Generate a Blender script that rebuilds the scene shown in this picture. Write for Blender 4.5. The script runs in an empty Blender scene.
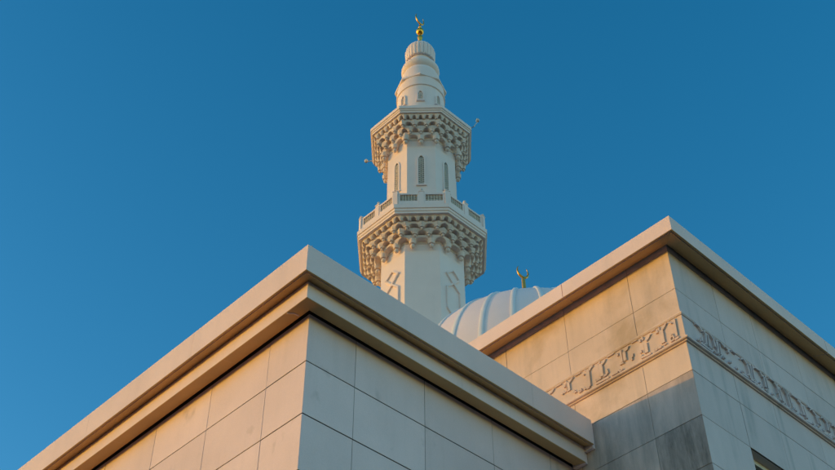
import bpy, bmesh, math, random
from mathutils import Matrix, Vector
R_ = math.radians
random.seed(7)
scene = bpy.context.scene
COL = scene.collection

# ------------------------------------------------------------------ camera
EYE = 1.6
cam_d = bpy.data.cameras.new('camera')
cam = bpy.data.objects.new('camera', cam_d); COL.objects.link(cam)
cam_d.sensor_width = 36.0; cam_d.lens = 1168.19 / 835 * 36
cam_d.clip_start = 0.1; cam_d.clip_end = 5000
CR = Vector((0.99997165, 0.00525066, -0.00539635))      # right, up, forward
CU = Vector((0.00752928, -0.69734551, 0.71669558))
CF = Vector((0.0, 0.71671589, 0.69736527))
m = Matrix((CR, CU, -CF)).transposed().to_4x4(); m.translation = (0, 0, EYE)
cam.matrix_world = m
scene.camera = cam

# ------------------------------------------------------------------ light
YAW = R_(45.761)
dL = Vector((-math.cos(YAW), math.sin(YAW), 0)); dR = Vector((math.sin(YAW), math.cos(YAW), 0))
SUN_PHI, SUN_EL = R_(48.0), R_(3.8)
to_sun = (-math.cos(SUN_PHI) * dR + math.sin(SUN_PHI) * dL) * math.cos(SUN_EL) + Vector((0, 0, math.sin(SUN_EL)))
world = bpy.data.worlds.new('World'); scene.world = world; world.use_nodes = True
nt = world.node_tree; bg = nt.nodes['Background']
sky = nt.nodes.new('ShaderNodeTexSky'); sky.sky_type = 'NISHITA'; sky.sun_disc = False
sky.sun_elevation = SUN_EL; sky.sun_rotation = math.atan2(to_sun.x, to_sun.y)
sky.air_density = 0.72; sky.dust_density = 0.22; sky.ozone_density = 0.9
hs = nt.nodes.new('ShaderNodeHueSaturation'); hs.inputs['Saturation'].default_value = 1.6
nt.links.new(sky.outputs[0], hs.inputs['Color']); nt.links.new(hs.outputs[0], bg.inputs[0])
bg.inputs[1].default_value = 0.15
sun_d = bpy.data.lights.new('sun', 'SUN'); sun_d.energy = 0.56; sun_d.angle = R_(0.6); sun_d.color = (1.0, 0.48, 0.03)
sun = bpy.data.objects.new('sun', sun_d); COL.objects.link(sun)
sun.rotation_euler = to_sun.to_track_quat('Z', 'Y').to_euler(); sun.location = (-60, 10, 40)
vs = scene.view_settings
vs.view_transform = 'Standard'; vs.look = 'None'; vs.gamma = 1.0; vs.use_curve_mapping = False
vs.exposure = 1.5

# ------------------------------------------------------------------ helpers
def tag(o, label=None, cat=None, group=None, kind=None):
    if label: o['label'] = label
    if cat: o['category'] = cat
    if group: o['group'] = group
    if kind: o['kind'] = kind
    return o
def empty(name, loc, rz=0):
    o = bpy.data.objects.new(name, None); COL.objects.link(o)
    o.location = loc; o.rotation_euler = (0, 0, rz); o.empty_display_size = .3
    return o
def mesh(name, bm, smooth=False, fix=True):
    if fix: bmesh.ops.recalc_face_normals(bm, faces=bm.faces)
    me = bpy.data.meshes.new(name); bm.to_mesh(me); bm.free()
    if smooth:
        for p in me.polygons: p.use_smooth = True
    return me
def obj(name, me, mat, parent=None, loc=(0, 0, 0), rz=0):
    if isinstance(me, bmesh.types.BMesh): me = mesh(name, me)
    if not me.materials: me.materials.append(mat)
    o = bpy.data.objects.new(name, me); COL.objects.link(o)
    o.location = loc; o.rotation_euler = (0, 0, rz); o.parent = parent
    return o
def quad(bm, *vs_):
    try: return bm.faces.new([bm.verts.new(v) for v in vs_])
    except ValueError: return None
def bx(bm, x0, x1, y0, y1, z0, z1):
    v = [bm.verts.new((x, y, z)) for x in (x0, x1) for y in (y0, y1) for z in (z0, z1)]
    for f in ((0, 1, 3, 2), (4, 6, 7, 5), (0, 4, 5, 1), (2, 3, 7, 6), (0, 2, 6, 4), (1, 5, 7, 3)):
        bm.faces.new([v[i] for i in f])
def lathe(bm, prof, n=48, flute=None):
    rings = []
    for r, z in prof:
        ring = []
        for i in range(n):
            a = 2 * math.pi * i / n
            rr = r * (flute(a, z) if flute else 1)
            ring.append(bm.verts.new((rr * math.cos(a), rr * math.sin(a), z)))
        rings.append(ring)
    for a, b in zip(rings, rings[1:]):
        for i in range(n):
            j = (i + 1) % n
            bm.faces.new((a[i], a[j], b[j], b[i]))
    if prof[0][0] > 1e-4: bm.faces.new(rings[0][::-1])
    if prof[-1][0] > 1e-4: bm.faces.new(rings[-1])
    bmesh.ops.remove_doubles(bm, verts=bm.verts, dist=1e-5)
def tube(bm, pts, rad, n=8):
    rings = []
    for i, p in enumerate(pts):
        p = Vector(p); a = Vector(pts[max(i - 1, 0)]); b = Vector(pts[min(i + 1, len(pts) - 1)])
        t = (b - a).normalized(); up = Vector((0, 0, 1)) if abs(t.z) < .95 else Vector((1, 0, 0))
        s = t.cross(up).normalized(); q = s.cross(t)
        r = rad[i] if isinstance(rad, (list, tuple)) else rad
        rings.append([bm.verts.new(p + r * (math.cos(2 * math.pi * k / n) * s + math.sin(2 * math.pi * k / n) * q)) for k in range(n)])
    for a, b in zip(rings, rings[1:]):
        for k in range(n): bm.faces.new((a[k], a[(k + 1) % n], b[(k + 1) % n], b[k]))
    bm.faces.new(rings[0][::-1]); bm.faces.new(rings[-1])
def auto_smooth(me, ang=35):
    for p in me.polygons: p.use_smooth = True
    bm = bmesh.new(); bm.from_mesh(me)
    for e in bm.edges:
        if len(e.link_faces) == 2 and e.calc_face_angle(0) > R_(ang): e.smooth = False
    bm.to_mesh(me); bm.free()

# ------------------------------------------------------------------ materials
def stone(name, base, var=0.05, rough=0.75, grain=0.03, blotch=0.08, streak=0.0, dirt=(0.10, 0.10, 0.09), dirt_amt=0.0, warm=None, warm_amt=0.0, bump=0.15, dirt_scale=1.3, smudge=0.0):
    mt = bpy.data.materials.new(name); mt.use_nodes = True
    n = mt.node_tree.nodes; l = mt.node_tree.links; p = n['Principled BSDF']
    p.inputs['Roughness'].default_value = rough
    if 'Specular IOR Level' in p.inputs: p.inputs['Specular IOR Level'].default_value = 0.3
    geo = n.new('ShaderNodeNewGeometry'); oi = n.new('ShaderNodeObjectInfo')
    def noise(scale, detail=4, sz=None, rough_=.55, dist=0):
        nz = n.new('ShaderNodeTexNoise'); nz.inputs['Scale'].default_value = scale; nz.inputs['Detail'].default_value = detail
        nz.inputs['Roughness'].default_value = rough_; nz.inputs['Distortion'].default_value = dist
        if sz:
            mp = n.new('ShaderNodeMapping'); mp.inputs['Scale'].default_value = sz; l.new(geo.outputs['Position'], mp.inputs['Vector']); l.new(mp.outputs[0], nz.inputs['Vector'])
        else: l.new(geo.outputs['Position'], nz.inputs['Vector'])
        return nz.outputs['Fac']
    def mrange(src, a, b, c, d, clamp=True):
        r = n.new('ShaderNodeMapRange'); r.clamp = clamp
        for i, v in enumerate((a, b, c, d)): r.inputs[i + 1].default_value = v
        l.new(src, r.inputs[0]); return r.outputs[0]
    def mul(a, b):
        q = n.new('ShaderNodeMath'); q.operation = 'MULTIPLY'
        for i, v in enumerate((a, b)):
            if isinstance(v, (int, float)): q.inputs[i].default_value = v
            else: l.new(v, q.inputs[i])
        return q.outputs[0]
    def mix(fac, a, b, mode='MIX'):
        q = n.new('ShaderNodeMix'); q.data_type = 'RGBA'; q.blend_type = mode
        if isinstance(fac, (int, float)): q.inputs[0].default_value = fac
        else: l.new(fac, q.inputs[0])
        for i, v in ((6, a), (7, b)):
            if isinstance(v, tuple): q.inputs[i].default_value = (*v, 1)
            else: l.new(v, q.inputs[i])
        return q.outputs[2]
    val = mul(mrange(oi.outputs['Random'], 0, 1, 1 - var, 1 + var), mul(mrange(noise(1.1, 5), .3, .7, 1 - blotch, 1 + blotch), mrange(noise(60, 3), .3, .7, 1 - grain, 1 + grain)))
    hsv = n.new('ShaderNodeHueSaturation'); hsv.inputs['Color'].default_value = (*base, 1); l.new(val, hsv.inputs['Value'])
    c = hsv.outputs[0]
    if warm: c = mix(mul(mrange(noise(.9, 6, rough_=.62, dist=.4), .48, .72, 0, 1), warm_amt), c, warm)
    if streak:
        s = mrange(noise(3.2, 5, (1.6, 1.6, .10)), .50, .78, 0, 1); s = mul(s, mrange(noise(.8, 3), .4, .6, 0, 1))
        c = mix(mul(s, streak), c, dirt)
    if dirt_amt:
        s = mul(mrange(noise(dirt_scale, 8, (1.3, 1.3, .28), .68, .3), .36, .60, 0, 1), mrange(noise(7, 6, (1.5, 1.5, .25), .7), .25, .65, .35, 1))
        c = mix(mul(s, dirt_amt), c, dirt)
    if smudge:
        sp = mul(mrange(noise(1.9, 3, (1.3, 1.3, 1.0)), .66, .74, 0, 1), smudge)
        c = mix(sp, c, (.42, .33, .29))
    l.new(c, p.inputs['Base Color'])
    b = n.new('ShaderNodeBump'); b.inputs['Strength'].default_value = bump; b.inputs['Distance'].default_value = .01
    bn = n.new('ShaderNodeMath'); bn.operation = 'ADD'; l.new(noise(45, 4), bn.inputs[0]); l.new(noise(6, 3), bn.inputs[1])
    l.new(bn.outputs[0], b.inputs['Height']); l.new(b.outputs[0], p.inputs['Normal'])
    return mt
def metal(name, col, rough=.3):
    mt = bpy.data.materials.new(name); mt.use_nodes = True; n = mt.node_tree.nodes; l = mt.node_tree.links; p = n['Principled BSDF']
    p.inputs['Metallic'].default_value = 1; p.inputs['Base Color'].default_value = (*col, 1)
    nz = n.new('ShaderNodeTexNoise'); nz.inputs['Scale'].default_value = 12
    r = n.new('ShaderNodeMapRange'); r.inputs[3].default_value = rough - .08; r.inputs[4].default_value = rough + .12
    l.new(nz.outputs['Fac'], r.inputs[0]); l.new(r.outputs[0], p.inputs['Roughness'])
    return mt
M = dict(
    wing=stone('cream_stone', (.88, .685, .68), var=.05, streak=.14, dirt=(.36, .30, .27), blotch=.05, dirt_amt=.0, smudge=.3),
    coping=stone('painted_coping', (.89, .69, .66), var=.02, blotch=.05, streak=.12, dirt=(.33, .31, .28)),
    hall=stone('weathered_stone', (.80, .60, .50), var=.05, blotch=.07, streak=.35, dirt=(.22, .21, .19), warm=(.50, .35, .22), warm_amt=.75, dirt_amt=.14),
    hall_dirt_shade=stone('dirt_shade_stone', (.72, .54, .48), var=.10, blotch=.10, streak=.5, dirt=(.22, .19, .17), dirt_amt=.62, dirt_scale=1.8),
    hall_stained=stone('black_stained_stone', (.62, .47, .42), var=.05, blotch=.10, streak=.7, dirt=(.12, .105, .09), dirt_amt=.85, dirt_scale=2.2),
    hall_right=stone('shaded_face_stone', (.74, .59, .585), var=.05, blotch=.05, streak=.65, dirt=(.25, .27, .27), dirt_amt=.12),  # right face's shade put into a cooler base; streaks are stains
    mortar=stone('dark_joint', (.07, .06, .055), var=0, blotch=.05),
    soffit=stone('soffit_bounce_shade', (.60, .375, .18), var=.03, blotch=.08),  # orange bounce and overhang shade put into the underside colour
    hall_joint=stone('grey_joint', (.30, .24, .19), var=0, blotch=.05),
    white=stone('minaret_plaster', (.90, .76, .72), var=.02, blotch=.035, streak=.12, dirt=(.42, .40, .36), bump=.08),
    corbel=stone('carved_corbel_stone', (.77, .645, .58), var=.06, blotch=.06, streak=.2, dirt=(.40, .33, .28), bump=.08),
    dome=stone('dome_shell_paint', (.89, .765, .76), var=.0, blotch=.03, bump=.05, rough=.6),
    rib=stone('dome_rib_paint', (.80, .79, .80), var=.0, blotch=.03, bump=.05, rough=.6),
    lattice=stone('lattice_stone', (.74, .65, .55), var=.03, bump=.05),
    dark=stone('dark_void', (.05, .05, .048), var=0, blotch=.05),
    void=stone('lattice_shadow_gap', (.16, .15, .14), var=0, blotch=.05), backing=stone('recessed_stone', (.42, .38, .33), var=0, blotch=.05),
    paving=stone('pale_paving', (.085, .055, .035), var=0, blotch=.08, dirt_amt=.1),
    roofing=stone('roof_membrane', (.30, .29, .27), var=0, blotch=.08),
    gold=metal('gilded_metal', (1.0, .50, .08), .36),
    bronze=metal('dull_gilded_metal', (.70, .40, .10), .45),
    steel=metal('grey_steel', (.45, .45, .46), .5),
)
# white lamp glass housing
M['lamp'] = stone('lamp_housing', (.62, .60, .57), var=0, blotch=.02, rough=.4)

# ------------------------------------------------------------------ ground
bm = bmesh.new(); bmesh.ops.create_grid(bm, x_segments=4, y_segments=4, size=1500)
tag(obj('ground', bm, M['paving']), kind='structure')

# ------------------------------------------------------------------ building frame
C1 = Vector((-1.32645773, 10.9197303, 0)); RZ = math.atan2(dR.y, dR.x)     # local x = dR, y = dL
def up(z): return z + EYE
X2, Y2 = 4.972, -2.194            # corner of the taller wing in the same local frame
PT = .03                          # cladding thickness
panel_cache = {}
def panel_mesh(w, h, gv, gh):
    k = (round(w, 3), round(h, 3), gv, gh)
    if k not in panel_cache:
        W, H = (w - gv) / 2, (h - gh) / 2; c = .003; bm = bmesh.new(); T = PT - .004
        rows = [[bm.verts.new((sx * (W - i), y, sz * (H - i))) for sx, sz in ((-1, -1), (1, -1), (1, 1), (-1, 1))] for i, y in ((c, 0), (0, c), (T, T))]
        bm.faces.new(rows[0])
        for a, b in zip(rows, rows[1:]):
            for i in range(4): bm.faces.new((a[i], b[i], b[(i + 1) % 4], a[(i + 1) % 4]))
        panel_cache[k] = mesh('panel', bm)
    return panel_cache[k]
def panels(parent, face, us, zs, pos, mat_fn, sgn=1, skip=None, gv=.005, gh=.012):
    """face 'R': plane y=pos facing -y, u runs along x; face 'L': plane x=pos facing -x, u runs along y"""
    for i in range(len(us) - 1):
        for j in range(len(zs) - 1):
            if skip and skip(us[i], us[i + 1], zs[j], zs[j + 1]): continue
            w, h = us[i + 1] - us[i], zs[j + 1] - zs[j]; uc = (us[i] + us[i + 1]) / 2; zc = (zs[j] + zs[j + 1]) / 2
            mt = mat_fn(uc, zc)
            me = panel_mesh(w, h, gv, gh)
            key = me.name + mt.name
            if key not in panel_cache:
                m2 = me.copy() if me.materials else me
                m2.materials.clear(); m2.materials.append(mt); panel_cache[key] = m2
            dpt = random.uniform(-.0015, .0015)
            if face == 'R': obj('panel', panel_cache[key], mt, parent, (uc, pos + dpt, up(zc)))
            else: obj('panel', panel_cache[key], mt, parent, (pos + dpt, uc, up(zc)), -math.pi / 2)
def sweep(bm, prof, path):
    """closed profile (t,z) swept along path of (base, dir) where point = base + t*dir"""
    rings = [[bm.verts.new((b[0] + t * d[0], b[1] + t * d[1], up(z))) for t, z in prof] for b, d in path]
    for a, b in zip(rings, rings[1:]):
        for i in range(len(prof)):
            j = (i + 1) % len(prof); bm.faces.new((a[i], a[j], b[j], b[i]))
    bm.faces.new(rings[0]); bm.faces.new(rings[-1][::-1])
def cornice(parent, name, prof, mat, cx, cy, ybreaks, xbreaks, gap=.004):
    """pieces along the L side (y from corner up), a corner piece, pieces along the R side (x from corner on)"""
    g = gap / 2
    def piece(path):
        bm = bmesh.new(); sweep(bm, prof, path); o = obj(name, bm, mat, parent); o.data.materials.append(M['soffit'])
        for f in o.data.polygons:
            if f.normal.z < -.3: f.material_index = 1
    piece([((cx, ybreaks[0] - g), (-1, 0)), ((cx, cy), (-1, -1)), ((xbreaks[0] - g, cy), (0, -1))])
    for a, b in zip(ybreaks, ybreaks[1:]): piece([((cx, b - g), (-1, 0)), ((cx, a + g), (-1, 0))])
    for a, b in zip(xbreaks, xbreaks[1:]): piece([((a + g, cy), (0, -1)), ((b - g, cy), (0, -1))])

# ------------------------------------------------------------------ low wing
W1 = empty('stone_wing', C1, RZ)
tag(W1, 'cream stone wing with a stepped double cornice and plain square panels', 'building')
Y1END = 9.6; Z1TOP = 9.88
bm = bmesh.new(); bx(bm, PT, X2 + .02, PT, Y1END, up(4.2), up(9.45)); obj('wall_core', bm, M['mortar'], W1)
bm = bmesh.new(); bx(bm, 0, X2, 0, Y1END, 0, up(4.195)); obj('lower_wall', bm, M['wing'], W1)
bm = bmesh.new(); bx(bm, .31, X2 - .01, .31, Y1END - .02, up(9.465), up(9.62)); obj('roof', bm, M['roofing'], W1)
zs = [4.2, 4.826, 5.574, 6.322, 7.07, 7.822, 8.574, 9.300]
wing_mat = lambda u, z: M['wing']
panels(W1, 'L', [0, .758, 1.968, 3.218, 4.468, 5.718, 6.968, 8.218, 9.5], zs, 0, wing_mat)
panels(W1, 'R', [0, .767, 1.959, 3.235, 4.43, X2 - .004], zs, 0, wing_mat)
prof_top = [(-.3, Z1TOP), (.435, Z1TOP), (.44, Z1TOP - .005), (.44, 9.465), (.435, 9.460), (.412, 9.460), (.412, 9.478), (.400, 9.478), (.400, 9.460), (.25, 9.510), (-.3, 9.510)]
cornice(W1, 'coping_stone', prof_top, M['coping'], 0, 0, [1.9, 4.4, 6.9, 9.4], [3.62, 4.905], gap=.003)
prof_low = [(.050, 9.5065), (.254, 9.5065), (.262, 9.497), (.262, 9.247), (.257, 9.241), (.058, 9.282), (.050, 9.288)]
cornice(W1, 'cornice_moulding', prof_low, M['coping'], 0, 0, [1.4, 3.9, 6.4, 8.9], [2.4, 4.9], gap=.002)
bm = bmesh.new(); bx(bm, 4.908, X2 - .002, -.405, -.02, up(9.43), up(Z1TOP - .012)); bx(bm, 4.903, X2 - .002, -.24, -.02, up(9.255), up(9.428))
obj('flashing_strip', bm, M['wing'], W1)
bm = bmesh.new(); tube(bm, [(-.35, -.40, up(Z1TOP - .01)), (-.35, -.40, up(Z1TOP + .05))], .012); obj('lightning_stud', bm, M['steel'], W1)
bm = bmesh.new(); tube(bm, [(-.25, .13, up(9.240)), (-.17, .09, up(9.257)), (-.09, .10, up(9.273))], .012); obj('soffit_sealant', bm, M['wing'], W1)

# ------------------------------------------------------------------ taller wing
W2 = empty('stone_hall', C1, RZ)
tag(W2, 'taller weathered stone building with a carved script band below its coping', 'building')
X2END, Y2END = 19.0, 9.9
bm = bmesh.new(); bx(bm, X2 + PT, X2END, Y2 + PT, Y2END, up(5.0), up(12.345)); 
obj('wall_core', bm, M['hall_joint'], W2)
bm = bmesh.new(); bx(bm, X2 + .004, X2END + .03, Y2 + .004, Y2END + .03, 0, up(4.99)); obj('lower_wall', bm, M['hall'], W2)
bm = bmesh.new(); bx(bm, X2 + .32, X2END - .02, Y2 + .32, Y2END - .02, up(12.35), up(12.375)); obj('roof', bm, M['roofing'], W2)
jA, jB, bT, bB, jC, jD, jE = 12.10, 11.352, 10.86, 10.372, 9.856, 9.106, 8.356
zs_hi = [bT + .02, jB, jA, 12.33]; zs_lo = [5.0, 5.36, 6.11, 6.858, 7.606, jE, jD, jC, bB - .02]
us_L = [Y2, -1.415, -.135, 1.13, 2.395, 3.66, 4.925, 6.19, 7.455, 8.72, 9.85]
us_R = [X2, 6.09, 7.10, 8.36, 9.62, 10.88, 12.14, 13.4, 14.66]
def mat_L(u, z): return M['hall_stained'] if z < jD and u < -1.4 else M['hall_dirt_shade'] if z < jC and u < .2 else M['hall']  # panels in the cast shadow get dirt plus a base darkened for that shade
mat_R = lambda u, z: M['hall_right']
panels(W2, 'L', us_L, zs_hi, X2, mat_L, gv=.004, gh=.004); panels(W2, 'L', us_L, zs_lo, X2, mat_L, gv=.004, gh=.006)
WX0, WX1, WZ0, WZ1 = 6.045, 8.36, 6.11, 9.09
skipw = lambda u0, u1, z0, z1: u0 > 6.0 and u1 < 8.4 and z0 > 6.0 and z1 < 9.2
panels(W2, 'R', us_R, zs_hi, Y2, mat_R, gv=.005, gh=.006); panels(W2, 'R', us_R, zs_lo, Y2, mat_R, skip=skipw, gv=.005, gh=.006)
bm = bmesh.new(); bx(bm, X2END - .4, X2END + .03, Y2, Y2 + .02, up(5), up(12.3)); obj('end_pier', bm, M['hall_right'], W2)
prof2 = [(-.3, 12.39), (.325, 12.39), (.33, 12.385), (.33, 12.105), (.325, 12.10), (.298, 12.10), (.298, 12.118), (.28, 12.118), (.28, 12.10), (.03, 12.195), (.025, 12.20), (.025, 12.352), (-.3, 12.352)]
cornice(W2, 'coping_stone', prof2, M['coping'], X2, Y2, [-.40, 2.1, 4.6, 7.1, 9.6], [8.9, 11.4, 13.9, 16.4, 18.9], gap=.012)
# window in the right-hand face
win = obj('window', (lambda b: (bx(b, WX0, WX1, Y2 + .20, Y2 + .22, up(WZ0), up(WZ1)), b)[1])(bmesh.new()), M['dark'], W2)
bm = bmesh.new()
bx(bm, WX0 + .001, WX0 + .05, Y2 + .13, Y2 + .199, up(WZ0), up(WZ1 - .08)); bx(bm, WX1 - .05, WX1 - .001, Y2 + .13, Y2 + .199, up(WZ0), up(WZ1 - .08))
bx(bm, WX0 + .001, WX1 - .001, Y2 + .131, Y2 + .199, up(WZ1 - .079), up(WZ1 - .001)); obj('frame', bm, M['lattice'], win)
bm = bmesh.new()
for k in range(1, 9):
    x = WX0 + .05 + (WX1 - WX0 - .1) * k / 9; bx(bm, x - .025, x + .025, Y2 + .15, Y2 + .185, up(WZ0), up(WZ1 - .08))
for k in range(1, 12):
    z = WZ0 + (WZ1 - .08 - WZ0) * k / 12; bx(bm, WX0 + .05, WX1 - .05, Y2 + .152, Y2 + .183, up(z - .025), up(z + .025))
obj('screen_lattice', bm, M['lattice'], win)
# the wall core needs a real recess for the window: rebuild it with a hole
core = [o for o in W2.children if o.name.startswith('wall_core')][0]
bm = bmesh.new(); yc = Y2 + PT
bx(bm, X2 + PT, X2END, Y2 + .23, Y2END, up(5.0), up(12.345))
bx(bm, X2 + PT, WX0, yc, Y2 + .229, up(5.0), up(12.345)); bx(bm, WX1, X2END, yc, Y2 + .229, up(5.0), up(12.345))
bx(bm, WX0, WX1, yc, Y2 + .229, up(WZ1), up(12.345)); bx(bm, WX0, WX1, yc, Y2 + .229, up(5.0), up(WZ0))
core.data = mesh('wall_core', bm); core.data.materials.append(M['hall_joint'])
bm = bmesh.new()      # stone-lined reveal
bx(bm, WX0 + .0005, WX0 + .001, yc - .02, Y2 + .2, up(WZ0), up(WZ1)); bx(bm, WX0, WX1, yc - .02, Y2 + .2, up(WZ1 - .001), up(WZ1 - .0005))
obj('reveal', bm, M['hall_right'], win)

# ---- carved script band, wrapping the corner
band = obj('inscription_band', (lambda b: (sweep(b, [(-.028, bT - .03), (.012, bT - .03), (.012, bB + .045), (-.028, bB + .045)],
        [((X2, 9.8), (-1, 0)), ((X2, Y2), (-1, -1))]), b)[1])(bmesh.new()), M['hall'], W2)
bandR = obj('inscription_band', (lambda b: (sweep(b, [(-.028, bT - .03), (.012, bT - .03), (.012, bB + .045), (-.028, bB + .045)],
        [((X2 + .0005, Y2), (-1, -1)), ((14.6, Y2), (0, -1))]), b)[1])(bmesh.new()), M['hall_right'], W2)
def trim(name, prof):
    bm = bmesh.new(); sweep(bm, prof, [((X2, 9.82), (-1, 0)), ((X2, Y2), (-1, -1))]); obj(name, bm, M['hall'], band)
    bm = bmesh.new(); sweep(bm, prof, [((X2 + .0005, Y2), (-1, -1)), ((14.62, Y2), (0, -1))]); obj(name, bm, M['hall_right'], bandR)
trim('top_fillet', [(-.028, bT + .018), (.030, bT + .018), (.036, bT + .008), (.036, bT - .010), (.024, bT - .029), (-.028, bT - .029)])
trim('bottom_ledge', [(-.028, bB + .044), (.020, bB + .044), (.058, bB + .034), (.068, bB + .026), (.068, bB + .004), (.060, bB - .004), (.030, bB - .006), (.026, bB - .022), (-.028, bB - .022)])
def pix_local(px, py, face):
    d = (px - 417.5) / 1168.19 * CR - (py - 235) / 1168.19 * CU + CF
    o = Vector((0, 0, EYE)) - C1
    lx = lambda v: v.dot(dR); ly = lambda v: v.dot(dL)
    t = (X2 - lx(o)) / lx(d) if face == 'L' else (Y2 - ly(o)) / ly(d)
    p = o + d * t
    return ((ly(p) if face == 'L' else lx(p)), p.z)
def stroke(face, pts, width, depth=None):
    depth = depth or (.026 if face == 'L' else .040)
    """raised letter stroke: polyline in (u,z) on the band"""
    bm = bmesh.new(); n = len(pts); L, Rr = [], []
    for i, p in enumerate(pts):
        a = pts[max(i - 1, 0)]; b = pts[min(i + 1, n - 1)]
        tx, tz = b[0] - a[0], b[1] - a[1]; q = math.hypot(tx, tz) or 1
        w = (width[i] if isinstance(width, (list, tuple)) else width) / 2
        nx, nz = -tz / q * w, tx / q * w
        L.append((p[0] + nx, p[1] + nz)); Rr.append((p[0] - nx, p[1] - nz))
    out = L + Rr[::-1]
    P = (lambda u, z, h: (X2 - .010 - h, u, z)) if face == 'L' else (lambda u, z, h: (u, Y2 - .010 - h, z))
    cu = sum(p[0] for p in out) / len(out); cz = sum(p[1] for p in out) / len(out)
    lo = [bm.verts.new(P(u, z, 0)) for u, z in out]; hi = [bm.verts.new(P(u, z, depth)) for u, z in out]
    for i in range(len(out)):
        j = (i + 1) % len(out); bm.faces.new((lo[i], lo[j], hi[j], hi[i]))
    for i in range(n - 1): bm.faces.new((hi[i], hi[i + 1], hi[2 * n - 2 - i], hi[2 * n - 1 - i]))
    obj('letter_stroke', bm, M['hall'] if face == 'L' else M['hall_right'], band if face == 'L' else bandR)
def px_strokes(face, ox, oy, items, du=0):
    for pts, w in items:
        q = [pix_local(ox + x / 10.44, oy + y / 10.44, face) for x, y in pts]
        q = [(a + du, min(max(z, up(bB) + .06), up(bT) - .045)) for a, z in q]
        stroke(face, q, w)
TH, MD, SM = .062, .034, .024
px_strokes('L', 545, 350, [
    ([(250, 345), (262, 435)], TH), ([(262, 345), (285, 318), (303, 292)], [.05, .035, .02]), ([(457, 215), (475, 390)], TH), ([(470, 218), (488, 192), (508, 166)], [.05, .04, .02]),
    ([(592, 155), (608, 283)], TH), ([(605, 155), (628, 128), (640, 102)], [.05, .04, .02]), ([(655, 205), (667, 245), (645, 272), (622, 288)], [.02, .035, .035, .02]),
    ([(540, 320), (560, 326), (600, 300)], SM), ([(545, 362), (610, 328), (680, 290)], MD), ([(300, 440), (325, 452), (345, 436)], SM), ([(355, 432), (372, 450), (400, 425)], SM),
    ([(120, 386), (182, 357)], SM * .6), ([(325, 268), (382, 238)], SM * .6), ([(660, 78), (732, 40)], SM * .6), ([(60, 460), (90, 435), (105, 408)], [.05, .04, .02]),
    ([(710, 268), (775, 236)], MD), ([(440, 395), (455, 412), (480, 392)], SM), ([(212, 375), (222, 395)], MD), ([(405, 262), (420, 268)], SM), ([(180, 462), (200, 470)], SM)])
px_strokes('L', 610, 315, [
    ([(120, 375), (136, 470), (140, 500)], MD), ([(158, 392), (172, 485)], TH * .8), ([(160, 388), (188, 362), (205, 332)], [.05, .04, .02]), ([(250, 410), (245, 440), (225, 468)], [.02, .035, .02]),
    ([(380, 305), (396, 402)], TH), ([(385, 275), (410, 245), (432, 208)], [.05, .04, .02]), ([(332, 378), (338, 405)], MD), ([(330, 430), (348, 446)], MD),
    ([(235, 292), (290, 268)], SM * .6), ([(440, 182), (480, 164)], SM * .6), ([(545, 165), (570, 300)], TH), ([(556, 160), (578, 125), (597, 88)], [.05, .04, .02]),
    ([(615, 84), (655, 97)], SM * .7), ([(680, 50), (712, 230)], MD), ([(655, 217), (680, 240), (676, 268), (655, 284), (640, 264), (650, 235)], SM), ([(692, 266), (732, 236)], MD),
    ([(470, 392), (495, 375), (552, 335)], MD), ([(340, 456), (440, 408)], MD), ([(490, 195), (502, 200)], SM), ([(345, 235), (358, 270)], SM), ([(575, 320), (600, 306)], SM)])
px_strokes('L', 545, 350, [([(232, 318), (250, 432)], SM * .8), ([(566, 160), (590, 285)], SM * .8), ([(572, 130), (590, 140)], SM), ([(195, 440), (215, 452), (235, 440)], SM), ([(318, 425), (322, 445)], SM), ([(385, 408), (392, 432)], SM),
    ([(410, 400), (430, 418), (440, 402)], SM), ([(545, 318), (552, 338)], SM), ([(575, 305), (582, 322)], SM), ([(632, 262), (640, 280)], SM), ([(785, 215), (800, 232), (825, 205)], SM), ([(795, 160), (835, 140)], SM), ([(430, 200), (438, 230)], SM)])
px_strokes('L', 610, 315, [([(520, 130), (536, 215)], SM * .8), ([(362, 320), (378, 405)], SM * .8), ([(480, 370), (490, 395)], SM), ([(508, 350), (515, 372)], SM), ([(655, 205), (662, 225)], SM), ([(235, 455), (245, 478)], SM), ([(85, 410), (95, 435)], SM), ([(500, 165), (512, 195)], SM), ([(318, 265), (330, 290)], SM)])
R_A = [([(130, 130), (170, 168)], MD), ([(175, 185), (207, 238)], MD), ([(240, 258), (252, 375)], MD), ([(205, 298), (207, 338)], SM), ([(190, 355), (245, 398), (302, 440)], MD), ([(280, 240), (330, 330)], MD),
    ([(325, 330), (345, 400)], MD), ([(390, 335), (440, 402)], MD), ([(455, 350), (472, 402)], MD), ([(360, 345), (376, 460)], MD), ([(470, 402), (482, 460)], MD), ([(515, 415), (557, 466)], MD), ([(335, 440), (350, 460)], SM)]
R_B = [([(5, 90), (47, 157)], MD), ([(50, 160), (88, 312)], MD), ([(74, 150), (108, 330)], MD), ([(125, 180), (178, 222)], MD), ([(180, 240), (212, 292)], MD), ([(220, 290), (247, 402)], MD), ([(240, 420), (272, 460)], SM),
    ([(150, 372), (192, 402)], MD), ([(0, 260), (62, 302)], MD), ([(275, 290), (332, 337)], MD), ([(330, 350), (362, 402)], MD), ([(365, 402), (378, 470)], MD), ([(415, 395), (457, 466)], MD), ([(90, 320), (130, 350)], SM), ([(182, 345), (192, 358)], SM)]
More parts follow.
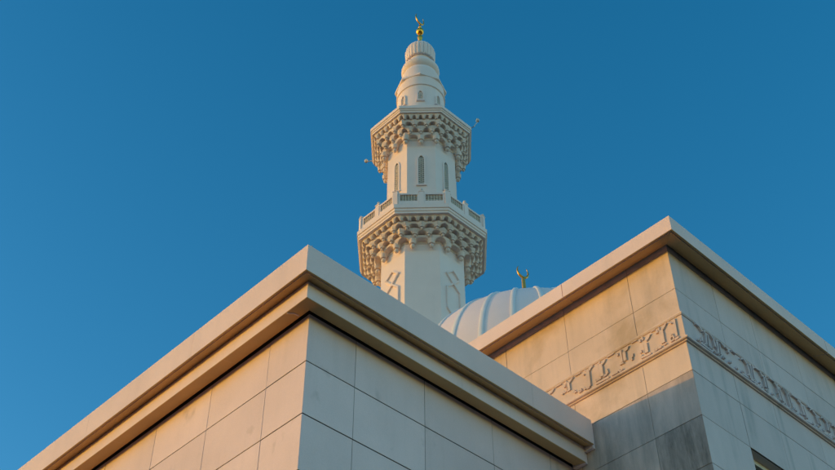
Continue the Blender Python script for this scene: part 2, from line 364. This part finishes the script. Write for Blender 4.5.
R_C = [([(205, 95), (247, 222)], MD), ([(260, 90), (302, 152)], MD), ([(305, 152), (347, 290)], MD), ([(355, 160), (422, 207)], MD), ([(420, 220), (457, 267)], MD), ([(455, 267), (492, 380)], MD), ([(370, 255), (377, 300)], SM),
    ([(300, 290), (397, 352)], MD), ([(160, 180), (232, 237)], MD), ([(260, 255), (282, 264)], SM), ([(520, 270), (577, 322)], MD), ([(575, 330), (617, 387)], MD), ([(610, 390), (642, 470)], MD), ([(425, 375), (472, 407)], MD), ([(505, 430), (562, 460)], MD)]
R_D = [([(675, 225), (727, 302)], MD), ([(725, 302), (742, 382)], MD), ([(770, 295), (822, 362)], MD), ([(815, 352), (832, 430)], MD), ([(605, 345), (707, 417)], MD), ([(735, 435), (782, 468)], MD)]
px_strokes('R', 680, 310, R_A); px_strokes('R', 740, 350, R_B); px_strokes('R', 755, 380, R_C); px_strokes('R', 755, 395, R_D)
def stems(items): return [(p, SM * .8) for p, w in items if len(p) == 2 and abs(p[1][1] - p[0][1]) > 60]
for ox, oy, it in ((680, 310, R_A), (740, 350, R_B), (755, 380, R_C), (755, 395, R_D)):
    px_strokes('R', ox, oy, stems(it), .062)
for k in range(26):          # small letters between the stems
    u = 5.22 + k * .155; z = up(bB) + .085 + .05 * random.random()
    stroke('R', [(u, z), (u + .03, z + .05), (u + .055, z + .01)], .02)
    if k % 2: stroke('R', [(u + .05, up(bT) - .10), (u + .11, up(bT) - .06)], .022)
px_strokes('R', 680, 310, R_A, 4.0); px_strokes('R', 740, 350, R_B, 4.0)

# ------------------------------------------------------------------ dome
DC = Vector((2.795, 23.011, 0)); DZ = up(15.706); DR_ = 3.535
dome = empty('ribbed_dome', (DC.x, DC.y, up(12.376)), 0)
tag(dome, 'pale ribbed dome with a small gilded crescent rising behind the stone building', 'dome')
def dz(z): return z - up(12.376)
bm = bmesh.new(); lathe(bm, [(3.7, dz(up(12.378))), (3.7, dz(DZ - 1.6)), (3.75, dz(DZ - 1.55)), (3.75, dz(DZ - 1.35)), (3.2, dz(DZ - 1.33))], 96)
me = mesh('drum', bm); auto_smooth(me); obj('drum', me, M['white'], dome)
bm = bmesh.new(); lathe(bm, [(DR_ * math.cos(R_(a)), dz(DZ) + DR_ * math.sin(R_(a))) for a in [-22 + 112 * i / 44 for i in range(45)]], 120)
obj('shell', mesh('shell', bm, True), M['dome'], dome)
bm = bmesh.new()      # one rib along a meridian facing -y
prev = None; w0 = .062
for i in range(33):
    a = R_(-21 + 107 * i / 32); ring = []
    for s, h in ((-1, -.02), (-.9, .025), (-.6, .036), (.6, .036), (.9, .025), (1, -.02)):
        w = w0 * s * (0.45 + .55 * math.cos(a)); rr = DR_ + h
        ring.append(bm.verts.new((w, -rr * math.cos(a), dz(DZ) + rr * math.sin(a))))
    if prev:
        for k in range(5): bm.faces.new((prev[k], prev[k + 1], ring[k + 1], ring[k]))
    prev = ring
rib_me = mesh('rib', bm); auto_smooth(rib_me, 50)
for k in range(30): obj('rib', rib_me, M['rib'], dome, (0, 0, 0), R_(12 * k))
def crescent(bm, c, ang, w, h, thick):
    """U-shaped crescent standing in a vertical plane of direction ang, opening upward"""
    pts, rad = [], []
    for i in range(25):
        a = R_(-225 + 270 * i / 24)            # from upper left, round the bottom, to upper right
        pts.append((c[0] + w / 2 * math.cos(a) * math.cos(ang), c[1] + w / 2 * math.cos(a) * math.sin(ang), c[2] + h / 2 * math.sin(a)))
        rad.append(thick * (0.12 + .88 * math.sin(math.pi * i / 24) ** .8))
    tube(bm, pts, rad, 8)
fin = obj('finial', (lambda b: (lathe(b, [(.16, 0), (.16, .08), (.07, .14), (.06, .5), (.17, .6), (.20, .72), (.17, .84), (.06, .92), (.055, 1.1), (.075, 1.13), (.055, 1.17), (.05, 1.50), (.03, 1.58)], 20), b)[1])(bmesh.new()), M['bronze'], dome, (0, 0, dz(DZ + DR_ - .02)))
bm = bmesh.new(); crescent(bm, (0, 0, 1.78), R_(30), .34, .42, .035); me = mesh('crescent', bm, True); obj('crescent', me, M['bronze'], fin)

# ------------------------------------------------------------------ minaret
T22 = math.tan(R_(22.5))
MP = (0.17174, 29.9995, 0)
mn = empty('minaret', MP, R_(-.76))
tag(mn, 'tall white octagonal minaret with two corbelled balconies and a gilded crescent', 'minaret')
def oct_pt(p, Rr, z):
    k = math.floor(p + .5); s = p - k; a = R_(-90 + 45 * k); W = 2 * Rr * T22
    return (Rr * math.cos(a) - s * W * math.sin(a), Rr * math.sin(a) + s * W * math.cos(a), z)
def oct_ring(bm, prof, close=True):
    rings = [[bm.verts.new(oct_pt(k + .5, r, up(z))) for k in range(8)] for r, z in prof]
    for a, b in zip(rings, rings[1:]):
        for i in range(8): bm.faces.new((a[i], a[(i + 1) % 8], b[(i + 1) % 8], b[i]))
    if close: bm.faces.new(rings[0][::-1]); bm.faces.new(rings[-1])
def facet(k):          # placement for something modelled on the -y facing facet
    return R_(45 * k)
LO, HI = 1.415, 1.254
bm = bmesh.new(); oct_ring(bm, [(1.62, -EYE), (1.62, 10), (1.52, 10.3), (LO + .01, 10.6), (LO, 28.05)]); obj('lower_shaft', bm, M['white'], mn)
bm = bmesh.new(); oct_ring(bm, [(HI, 28.45), (HI, 33.85)]); obj('upper_shaft', bm, M['white'], mn)

def arch_cell(p_c, n, z0, z1, Ri, Ro, w=.62, rise=.80, base=.80):
    bm = bmesh.new(); qs = sorted(set([-1, -(1 + w) / 2, (1 + w) / 2, 1] + [w * math.sin(R_(a)) for a in (-90, -70, -50, -30, -15, 0, 15, 30, 50, 70, 90)]))
    for kk in range(-2, 3):
        qk = (kk + .5 - p_c) * 2 * n
        if -1 < qk < 1 and min(abs(qk - q) for q in qs) > 1e-3: qs.append(qk)
    qs.sort(); cols = []
    def Rf(f, q): return Ri + (Ro - Ri) * (base + (1 - base) * min(1, f / .55) ** .8) * (1 - .20 * (1 - abs(q) ** 1.6) * (1 - .6 * f))
    for q in qs:
        h = 0 if abs(q) >= w else rise * (1 - (abs(q) / w) ** 2.4) ** .5
        p = p_c + q * .985 / (2 * n); col = []
        nose = 1.0 - .22 * max(0, (abs(q) - w) / (1 - w)) if abs(q) > w else 1.0
        col.append(oct_pt(p, Ri - .02, up(z0 + (z1 - z0) * h)))
        for f in (0, .25, .5, .8, 1):
            ff = h + (1 - h) * f
            col.append(oct_pt(p, Rf(ff, q), up(z0 + (z1 - z0) * ff)))
        col.append(oct_pt(p, Ri - .02, up(z1)))
        cols.append([bm.verts.new(v) for v in col])
    for a, b in zip(cols, cols[1:]):
        for i in range(len(a) - 1): bm.faces.new((a[i], b[i], b[i + 1], a[i + 1]))
    bm.faces.new(cols[0]); bm.faces.new(cols[-1][::-1])
    me = mesh('corbel', bm); auto_smooth(me, 40); return me
def pendant(Rr, p, ztop, r, length):
    bm = bmesh.new(); prof = [(0, -length)] + [(r * .72 * math.sin(R_(a)), -length + r * .72 * (1 - math.cos(R_(a)))) for a in (30, 60, 90, 115, 140)] + \
        [(r * .45, -length + r * 1.32), (r * .95, -length + r * 1.40), (r, -length + r * 1.6), (r, -length * .2), (r * 1.12, -.02), (r * 1.1, .03)]
    lathe(bm, prof, 12); c = oct_pt(p, Rr, up(ztop)); bmesh.ops.translate(bm, verts=bm.verts, vec=c)
    me = mesh('pendant', bm); auto_smooth(me, 45); return me
def gallery(zbot, zslab, ztop, shaft, slab, upper):
    H = zslab - zbot
    sp = slab - shaft
    core = [(shaft - .05, zbot - .02), (shaft + .02, zbot + .02), (shaft + .02, zbot + .26 * H), (shaft + .10 * sp, zbot + .28 * H), (shaft + .10 * sp, zbot + .50 * H),
            (shaft + .25 * sp, zbot + .52 * H), (shaft + .25 * sp, zbot + .74 * H), (shaft + .50 * sp, zbot + .76 * H), (shaft + .51 * sp, zslab - .002), (shaft - .05, zslab - .002)]
    bm = bmesh.new(); oct_ring(bm, core); g = obj('balcony', bm, M['corbel'], mn)
    bm = bmesh.new()
    oct_ring(bm, [(slab - .07, zslab), (slab - .07, zslab + .07), (slab - .035, zslab + .10), (slab - .035, zslab + (ztop - zslab) * .5)]); obj('slab', bm, M['white'], g)
    bm = bmesh.new(); zz = zslab + (ztop - zslab) * .5 + .001
    oct_ring(bm, [(slab - .01, zz), (slab, zz + .01), (slab, ztop - .01), (slab - .01, ztop)]); obj('slab_lip', bm, M['white'], g)
    t0, t1 = (0, 1 / 3, 2 / 3), (1 / 6, .5, 5 / 6)
    if upper: t0, t1 = t1, t0
    tiers = [(2, (.25, .75) if upper else (0, .5), zbot, zbot + .29 * H, shaft, shaft + .31 * sp, .66, .62),
             (3, t0, zbot + .26 * H, zbot + .54 * H, shaft + .10 * sp, shaft + .49 * sp, .64, .60),
             (3, t1, zbot + .51 * H, zbot + .78 * H, shaft + .25 * sp, shaft + .67 * sp, .64, .60),
             (6, [i / 6 for i in range(6)], zbot + .75 * H, zslab - .001, shaft + .50 * sp, shaft + .81 * sp, .66, .76)]
    for n, cs, z0, z1, Ri, Ro, w, rise in tiers:
        for c in cs:
            me = arch_cell(c, n, z0, z1, Ri, Ro, w, rise)
            for k in range(8): obj('corbel', me, M['corbel'], g, (0, 0, 0), facet(k))
    for c in ((0, .5) if upper else (.25, .75)):
        me = pendant(shaft + .13, c, zbot + .05, .118, .33)
        for k in range(8): obj('pendant', me, M['corbel'], g, (0, 0, 0), facet(k))
    for cs, rr, zf in ((t1, .35, .28), (t0, .53, .53)):
        for c in cs:
            me = pendant(shaft + rr * sp, c, zbot + zf * H, .075, .12)
            for k in range(8): obj('pendant', me, M['corbel'], g, (0, 0, 0), facet(k))
    return g
g1 = gallery(27.36, 28.10, 28.49, LO, 2.26, False)
g2 = gallery(32.84, 33.79, 34.12, HI, 1.93, True)

# balustrade of the lower balcony: posts at the corners and mid-facets, lattice panels between
post_bm = bmesh.new(); bx(post_bm, -.085, .085, -.07, .07, 28.492 + EYE, 29.16 + EYE); bx(post_bm, -.10, .10, -.085, .085, 29.161 + EYE, 29.20 + EYE)
post_me = mesh('post', post_bm)
RB = 2.12
for k in range(8):
    for p in (k, k + .5):
        x, y, _ = oct_pt(p, RB, 0); obj('post', post_me, M['white'], g1, (x, y, 0), R_(45 * p))
W_b = 2 * RB * T22
pan = bmesh.new(); hw = W_b / 4 - .085; z0, z1 = up(28.50), up(29.10)
bx(pan, -hw, hw, -.05, .05, z1 - .07, z1); bx(pan, -hw, hw, -.05, .05, z0, z0 + .22); bx(pan, -hw, -hw + .06, -.045, .045, z0 + .22, z1 - .07); bx(pan, hw - .06, hw, -.045, .045, z0 + .22, z1 - .07)
pan_me = mesh('balustrade_panel', pan)
lat = bmesh.new(); x0, x1, za, zb = -hw + .06, hw - .06, z0 + .22, z1 - .07
for i in range(1, 6):
    x = x0 + (x1 - x0) * i / 6; bx(lat, x - .011, x + .011, -.015, .015, za, zb)
for i in range(1, 4):
    z = za + (zb - za) * i / 4; bx(lat, x0, x1, -.014, .014, z - .011, z + .011)
lat_me = mesh('lattice', lat); bk = bmesh.new(); bx(bk, x0, x1, .02, .03, za, zb); bk_me = mesh('lattice_backing', bk)
for k in range(8):
    for s in (-.25, .25):
        x, y, _ = oct_pt(k + s, RB, 0)
        pp = obj('balustrade_panel', pan_me, M['white'], g1, (x, y, 0), R_(45 * k))
        obj('lattice', lat_me, M['lattice'], g1, (x, y, 0), R_(45 * k)); obj('lattice_backing', bk_me, M['backing'], g1, (x, y, 0), R_(45 * k))
# lancet windows of the upper shaft
def lancet(w, z0, z1, n=8):
    zs_ = z1 - w * 1.0; pts = [(-w / 2, z0), (w / 2, z0)]
    for i in range(n + 1):
        a = R_(60 * i / n); pts.append((-w / 2 + w * math.cos(a), zs_ + w * math.sin(a) / .866))
    for i in range(1, n + 1):
        a = R_(60 - 60 * i / n); pts.append((w / 2 - w * math.cos(a), zs_ + w * math.sin(a) / .866))
    return pts
def lancet_window(w, z0, z1, fw, y, names_parent, k, dep=.035):
    outr = lancet(w + 2 * fw, z0 - fw, z1 + fw * 1.3); inn = lancet(w, z0, z1)
    if ('fr', w) not in panel_cache:
        bm = bmesh.new(); lv = []
        for pts, yy in ((outr, y + .01), (outr, y - dep), (inn, y - dep), (inn, y + .01)): lv.append([bm.verts.new((a, yy, up(b))) for a, b in pts])
        N = len(inn)
        for a, b in zip(lv, lv[1:]):
            for i in range(N): bm.faces.new((a[i], a[(i + 1) % N], b[(i + 1) % N], b[i]))
        panel_cache[('fr', w)] = mesh('window', bm)
        bm = bmesh.new(); bm.faces.new([bm.verts.new((a, y - .006, up(b))) for a, b in inn]); panel_cache[('pn', w)] = mesh('pane', bm)
        bm = bmesh.new(); nz = int((z1 - z0) / .11)
        for i in range(nz):
            z = z0 + .05 + (z1 - z0 - .15) * i / nz
            bx(bm, -w / 2, w / 2, y - .022, y - .008, up(z), up(z + .018))
            for s in (-1, 1):
                v = [(-s * w / 2, z), (s * w / 2, z + .10)]
                a, b = v; quad(bm, (a[0], y - .024, up(a[1])), (a[0], y - .024, up(a[1] + .022)), (b[0], y - .024, up(b[1] + .022)), (b[0], y - .024, up(b[1])))
        panel_cache[('lt', w)] = mesh('lattice', bm)
        bm = bmesh.new(); bx(bm, -w / 2 - fw * 1.6, w / 2 + fw * 1.6, y - dep - .03, y + .01, up(z0 - fw - .05), up(z0 - fw - .001)); panel_cache[('sl', w)] = mesh('sill', bm)
    o = obj('window', panel_cache[('fr', w)], M['white'], mn, (0, 0, 0), facet(k))
    obj('pane', panel_cache[('pn', w)], M['void'], o); obj('lattice', panel_cache[('lt', w)], M['lattice'], o); obj('sill', panel_cache[('sl', w)], M['white'], o)
for k in range(8): lancet_window(.20, 30.52, 32.02, .055, -HI, mn, k)
for k in range(8): lancet_window(.17, 35.64, 36.16, .05, -.935, mn, k, .06)
# strapwork on alternate facets of the lower shaft
def strap(bm, a, b, w=.06, d=.06):
    a = Vector((a[0], 0, up(a[1]))); b = Vector((b[0], 0, up(b[1]))); t = (b - a).normalized(); s = Vector((-t.z, 0, t.x)) * w / 2
    a, b = a - t * .02, b + t * .02
    f = [v + Vector((0, -LO - d, 0)) for v in (a + s, b + s, b - s, a - s)]; g = [v + Vector((0, -LO + .01, 0)) for v in (a + s, b + s, b - s, a - s)]
    F = [bm.verts.new(v) for v in f]; G = [bm.verts.new(v) for v in g]
    bm.faces.new(F)
    for i in range(4): bm.faces.new((F[i], G[i], G[(i + 1) % 4], F[(i + 1) % 4]))
bm = bmesh.new(); zc = 26.20
for s in (-1, 1):
    for a, b in (((0, zc + .30), (s * .30, zc + .02)), ((s * .30, zc + .02), (0, zc - .30)), ((0, zc - .30), (s * .30, zc - .58)), ((s * .30, zc - .58), (s * .30, zc - 1.5)), ((s * .30, zc - 1.5), (0, zc - 1.78)),
                 ((0, zc - 1.78), (s * .30, zc - 2.06)), ((s * .30, zc - 2.06), (0, zc - 2.36))): strap(bm, a, b, d=.062 + .004 * s)
sm = mesh('strapwork', bm)
for k in (1, 3, 5, 7): obj('strapwork', sm, M['white'], mn, (0, 0, 0), facet(k))

# drum, torus, fluted cap, finial
bm = bmesh.new(); lathe(bm, [(.98, up(34.13)), (.96, up(34.2)), (.94, up(36.58)), (.985, up(36.60)), (.985, up(36.70)), (.95, up(36.72)), (.95, up(37.17))], 64)
me = mesh('lantern_drum', bm); auto_smooth(me, 30); obj('lantern_drum', me, M['white'], mn)
bm = bmesh.new(); rings = []
for r, z in ((.90, 37.10), (1.05, 37.17), (1.05, 37.26), (.93, 37.34), (.80, 37.40)):
    rings.append([bm.verts.new((r * math.cos(R_(-90 + 45 * i)), r * math.sin(R_(-90 + 45 * i)), up(z))) for i in range(8)])
for a, b in zip(rings, rings[1:]):
    for i in range(8): bm.faces.new((a[i], a[(i + 1) % 8], b[(i + 1) % 8], b[i]))
bm.faces.new(rings[0][::-1]); bm.faces.new(rings[-1]); obj('lantern_eave', bm, M['white'], mn)
prof = [(.84, up(37.38)), (.80, up(37.75)), (.78, up(38.0)), (.72, up(38.06)), (.70, up(38.22))]
prof += [(.50 + .29 * math.sin(R_(a)), up(38.52) - .29 * math.cos(R_(a))) for a in range(30, 181, 15)] + [(.50, up(38.82)), (.50, up(39.25))]
bm = bmesh.new(); lathe(bm, prof, 64); me = mesh('lantern_neck', bm); auto_smooth(me, 40); obj('lantern_neck', me, M['white'], mn)
flu = lambda a, z: 1 - .045 * (abs(math.sin(12 * a)) ** .5 < .55) - .03 * (1 - abs(math.sin(12 * a)))
prof = [(.50, up(39.16)), (.60, up(39.15)), (.615, up(39.17))] + [(.62 + .02 * i / 3, up(39.22 + .48 * i / 3)) for i in range(4)] + [(.64 * math.cos(R_(a)), up(39.70) + .66 * math.sin(R_(a))) for a in range(10, 91, 8)] 
bm = bmesh.new(); lathe(bm, prof, 192, flu); me = mesh('fluted_cap', bm); auto_smooth(me, 40); obj('fluted_cap', me, M['white'], mn)
prof = [(.16, 40.30), (.14, 40.36), (.06, 40.42), (.05, 40.72), (.07, 40.80), (.10, 40.90), (.12, 41.02), (.07, 41.12), (.05, 41.2)] + [(.17 * math.cos(R_(a)), 41.42 + .19 * math.sin(R_(a))) for a in range(-75, 76, 15)] + [(.05, 41.64), (.075, 41.70), (.04, 41.78), (.03, 41.98), (.018, 42.06)]
bm = bmesh.new(); lathe(bm, [(r, up(z)) for r, z in prof], 24); me = mesh('finial', bm); auto_smooth(me, 40); fo = obj('finial', me, M['gold'], mn)
bm = bmesh.new(); crescent(bm, (0, 0, up(42.33)), R_(48), .50, .64, .038); obj('crescent', mesh('crescent', bm, True), M['gold'], fo)
# floodlights on arms at the corners of the upper balcony, small lamps on its slab
def floodlight(p, dist, z, arm=True):
    x, y, _ = oct_pt(p, 1, 0); d = Vector((x, y, 0)).normalized(); rv = 1.93 / math.cos(R_(22.5)) if arm else 1.62
    e = d * dist
    bm = bmesh.new()
    if arm: tube(bm, [(d.x * (rv - .05), d.y * (rv - .05), up(34.06)), (d.x * (rv + .1), d.y * (rv + .1), up(34.10)), (e.x, e.y, up(z))], .018, 6)
    else: tube(bm, [(e.x, e.y, up(34.121)), (e.x, e.y, up(z))], .02, 6)
    a = obj('lamp_arm', bm, M['steel'], g2)
    bm = bmesh.new(); lathe(bm, [(.03, -.07), (.055, -.06), (.075, 0), (.07, .04), (.035, .06)], 14); me = mesh('lamp_head', bm); auto_smooth(me)
    obj('lamp_head', me, M['lamp'], a, (e.x, e.y, up(z) + .06))
floodlight(1.5, 2.36, 34.33); floodlight(-2.5, 2.36, 34.12); floodlight(3.5, 2.36, 34.3)
for k in (-1, 1, 3, -3): floodlight(k, 1.62, 34.42, False)
for k in (0, 1, -1): 
    x, y, _ = oct_pt(k, RB, 0); bm = bmesh.new(); lathe(bm, [(.02, 0), (.02, .06), (.05, .08), (.055, .13), (.02, .17)], 10)
    obj('lamp_head', bm, M['lamp'], g1, (x, y, up(29.201)))
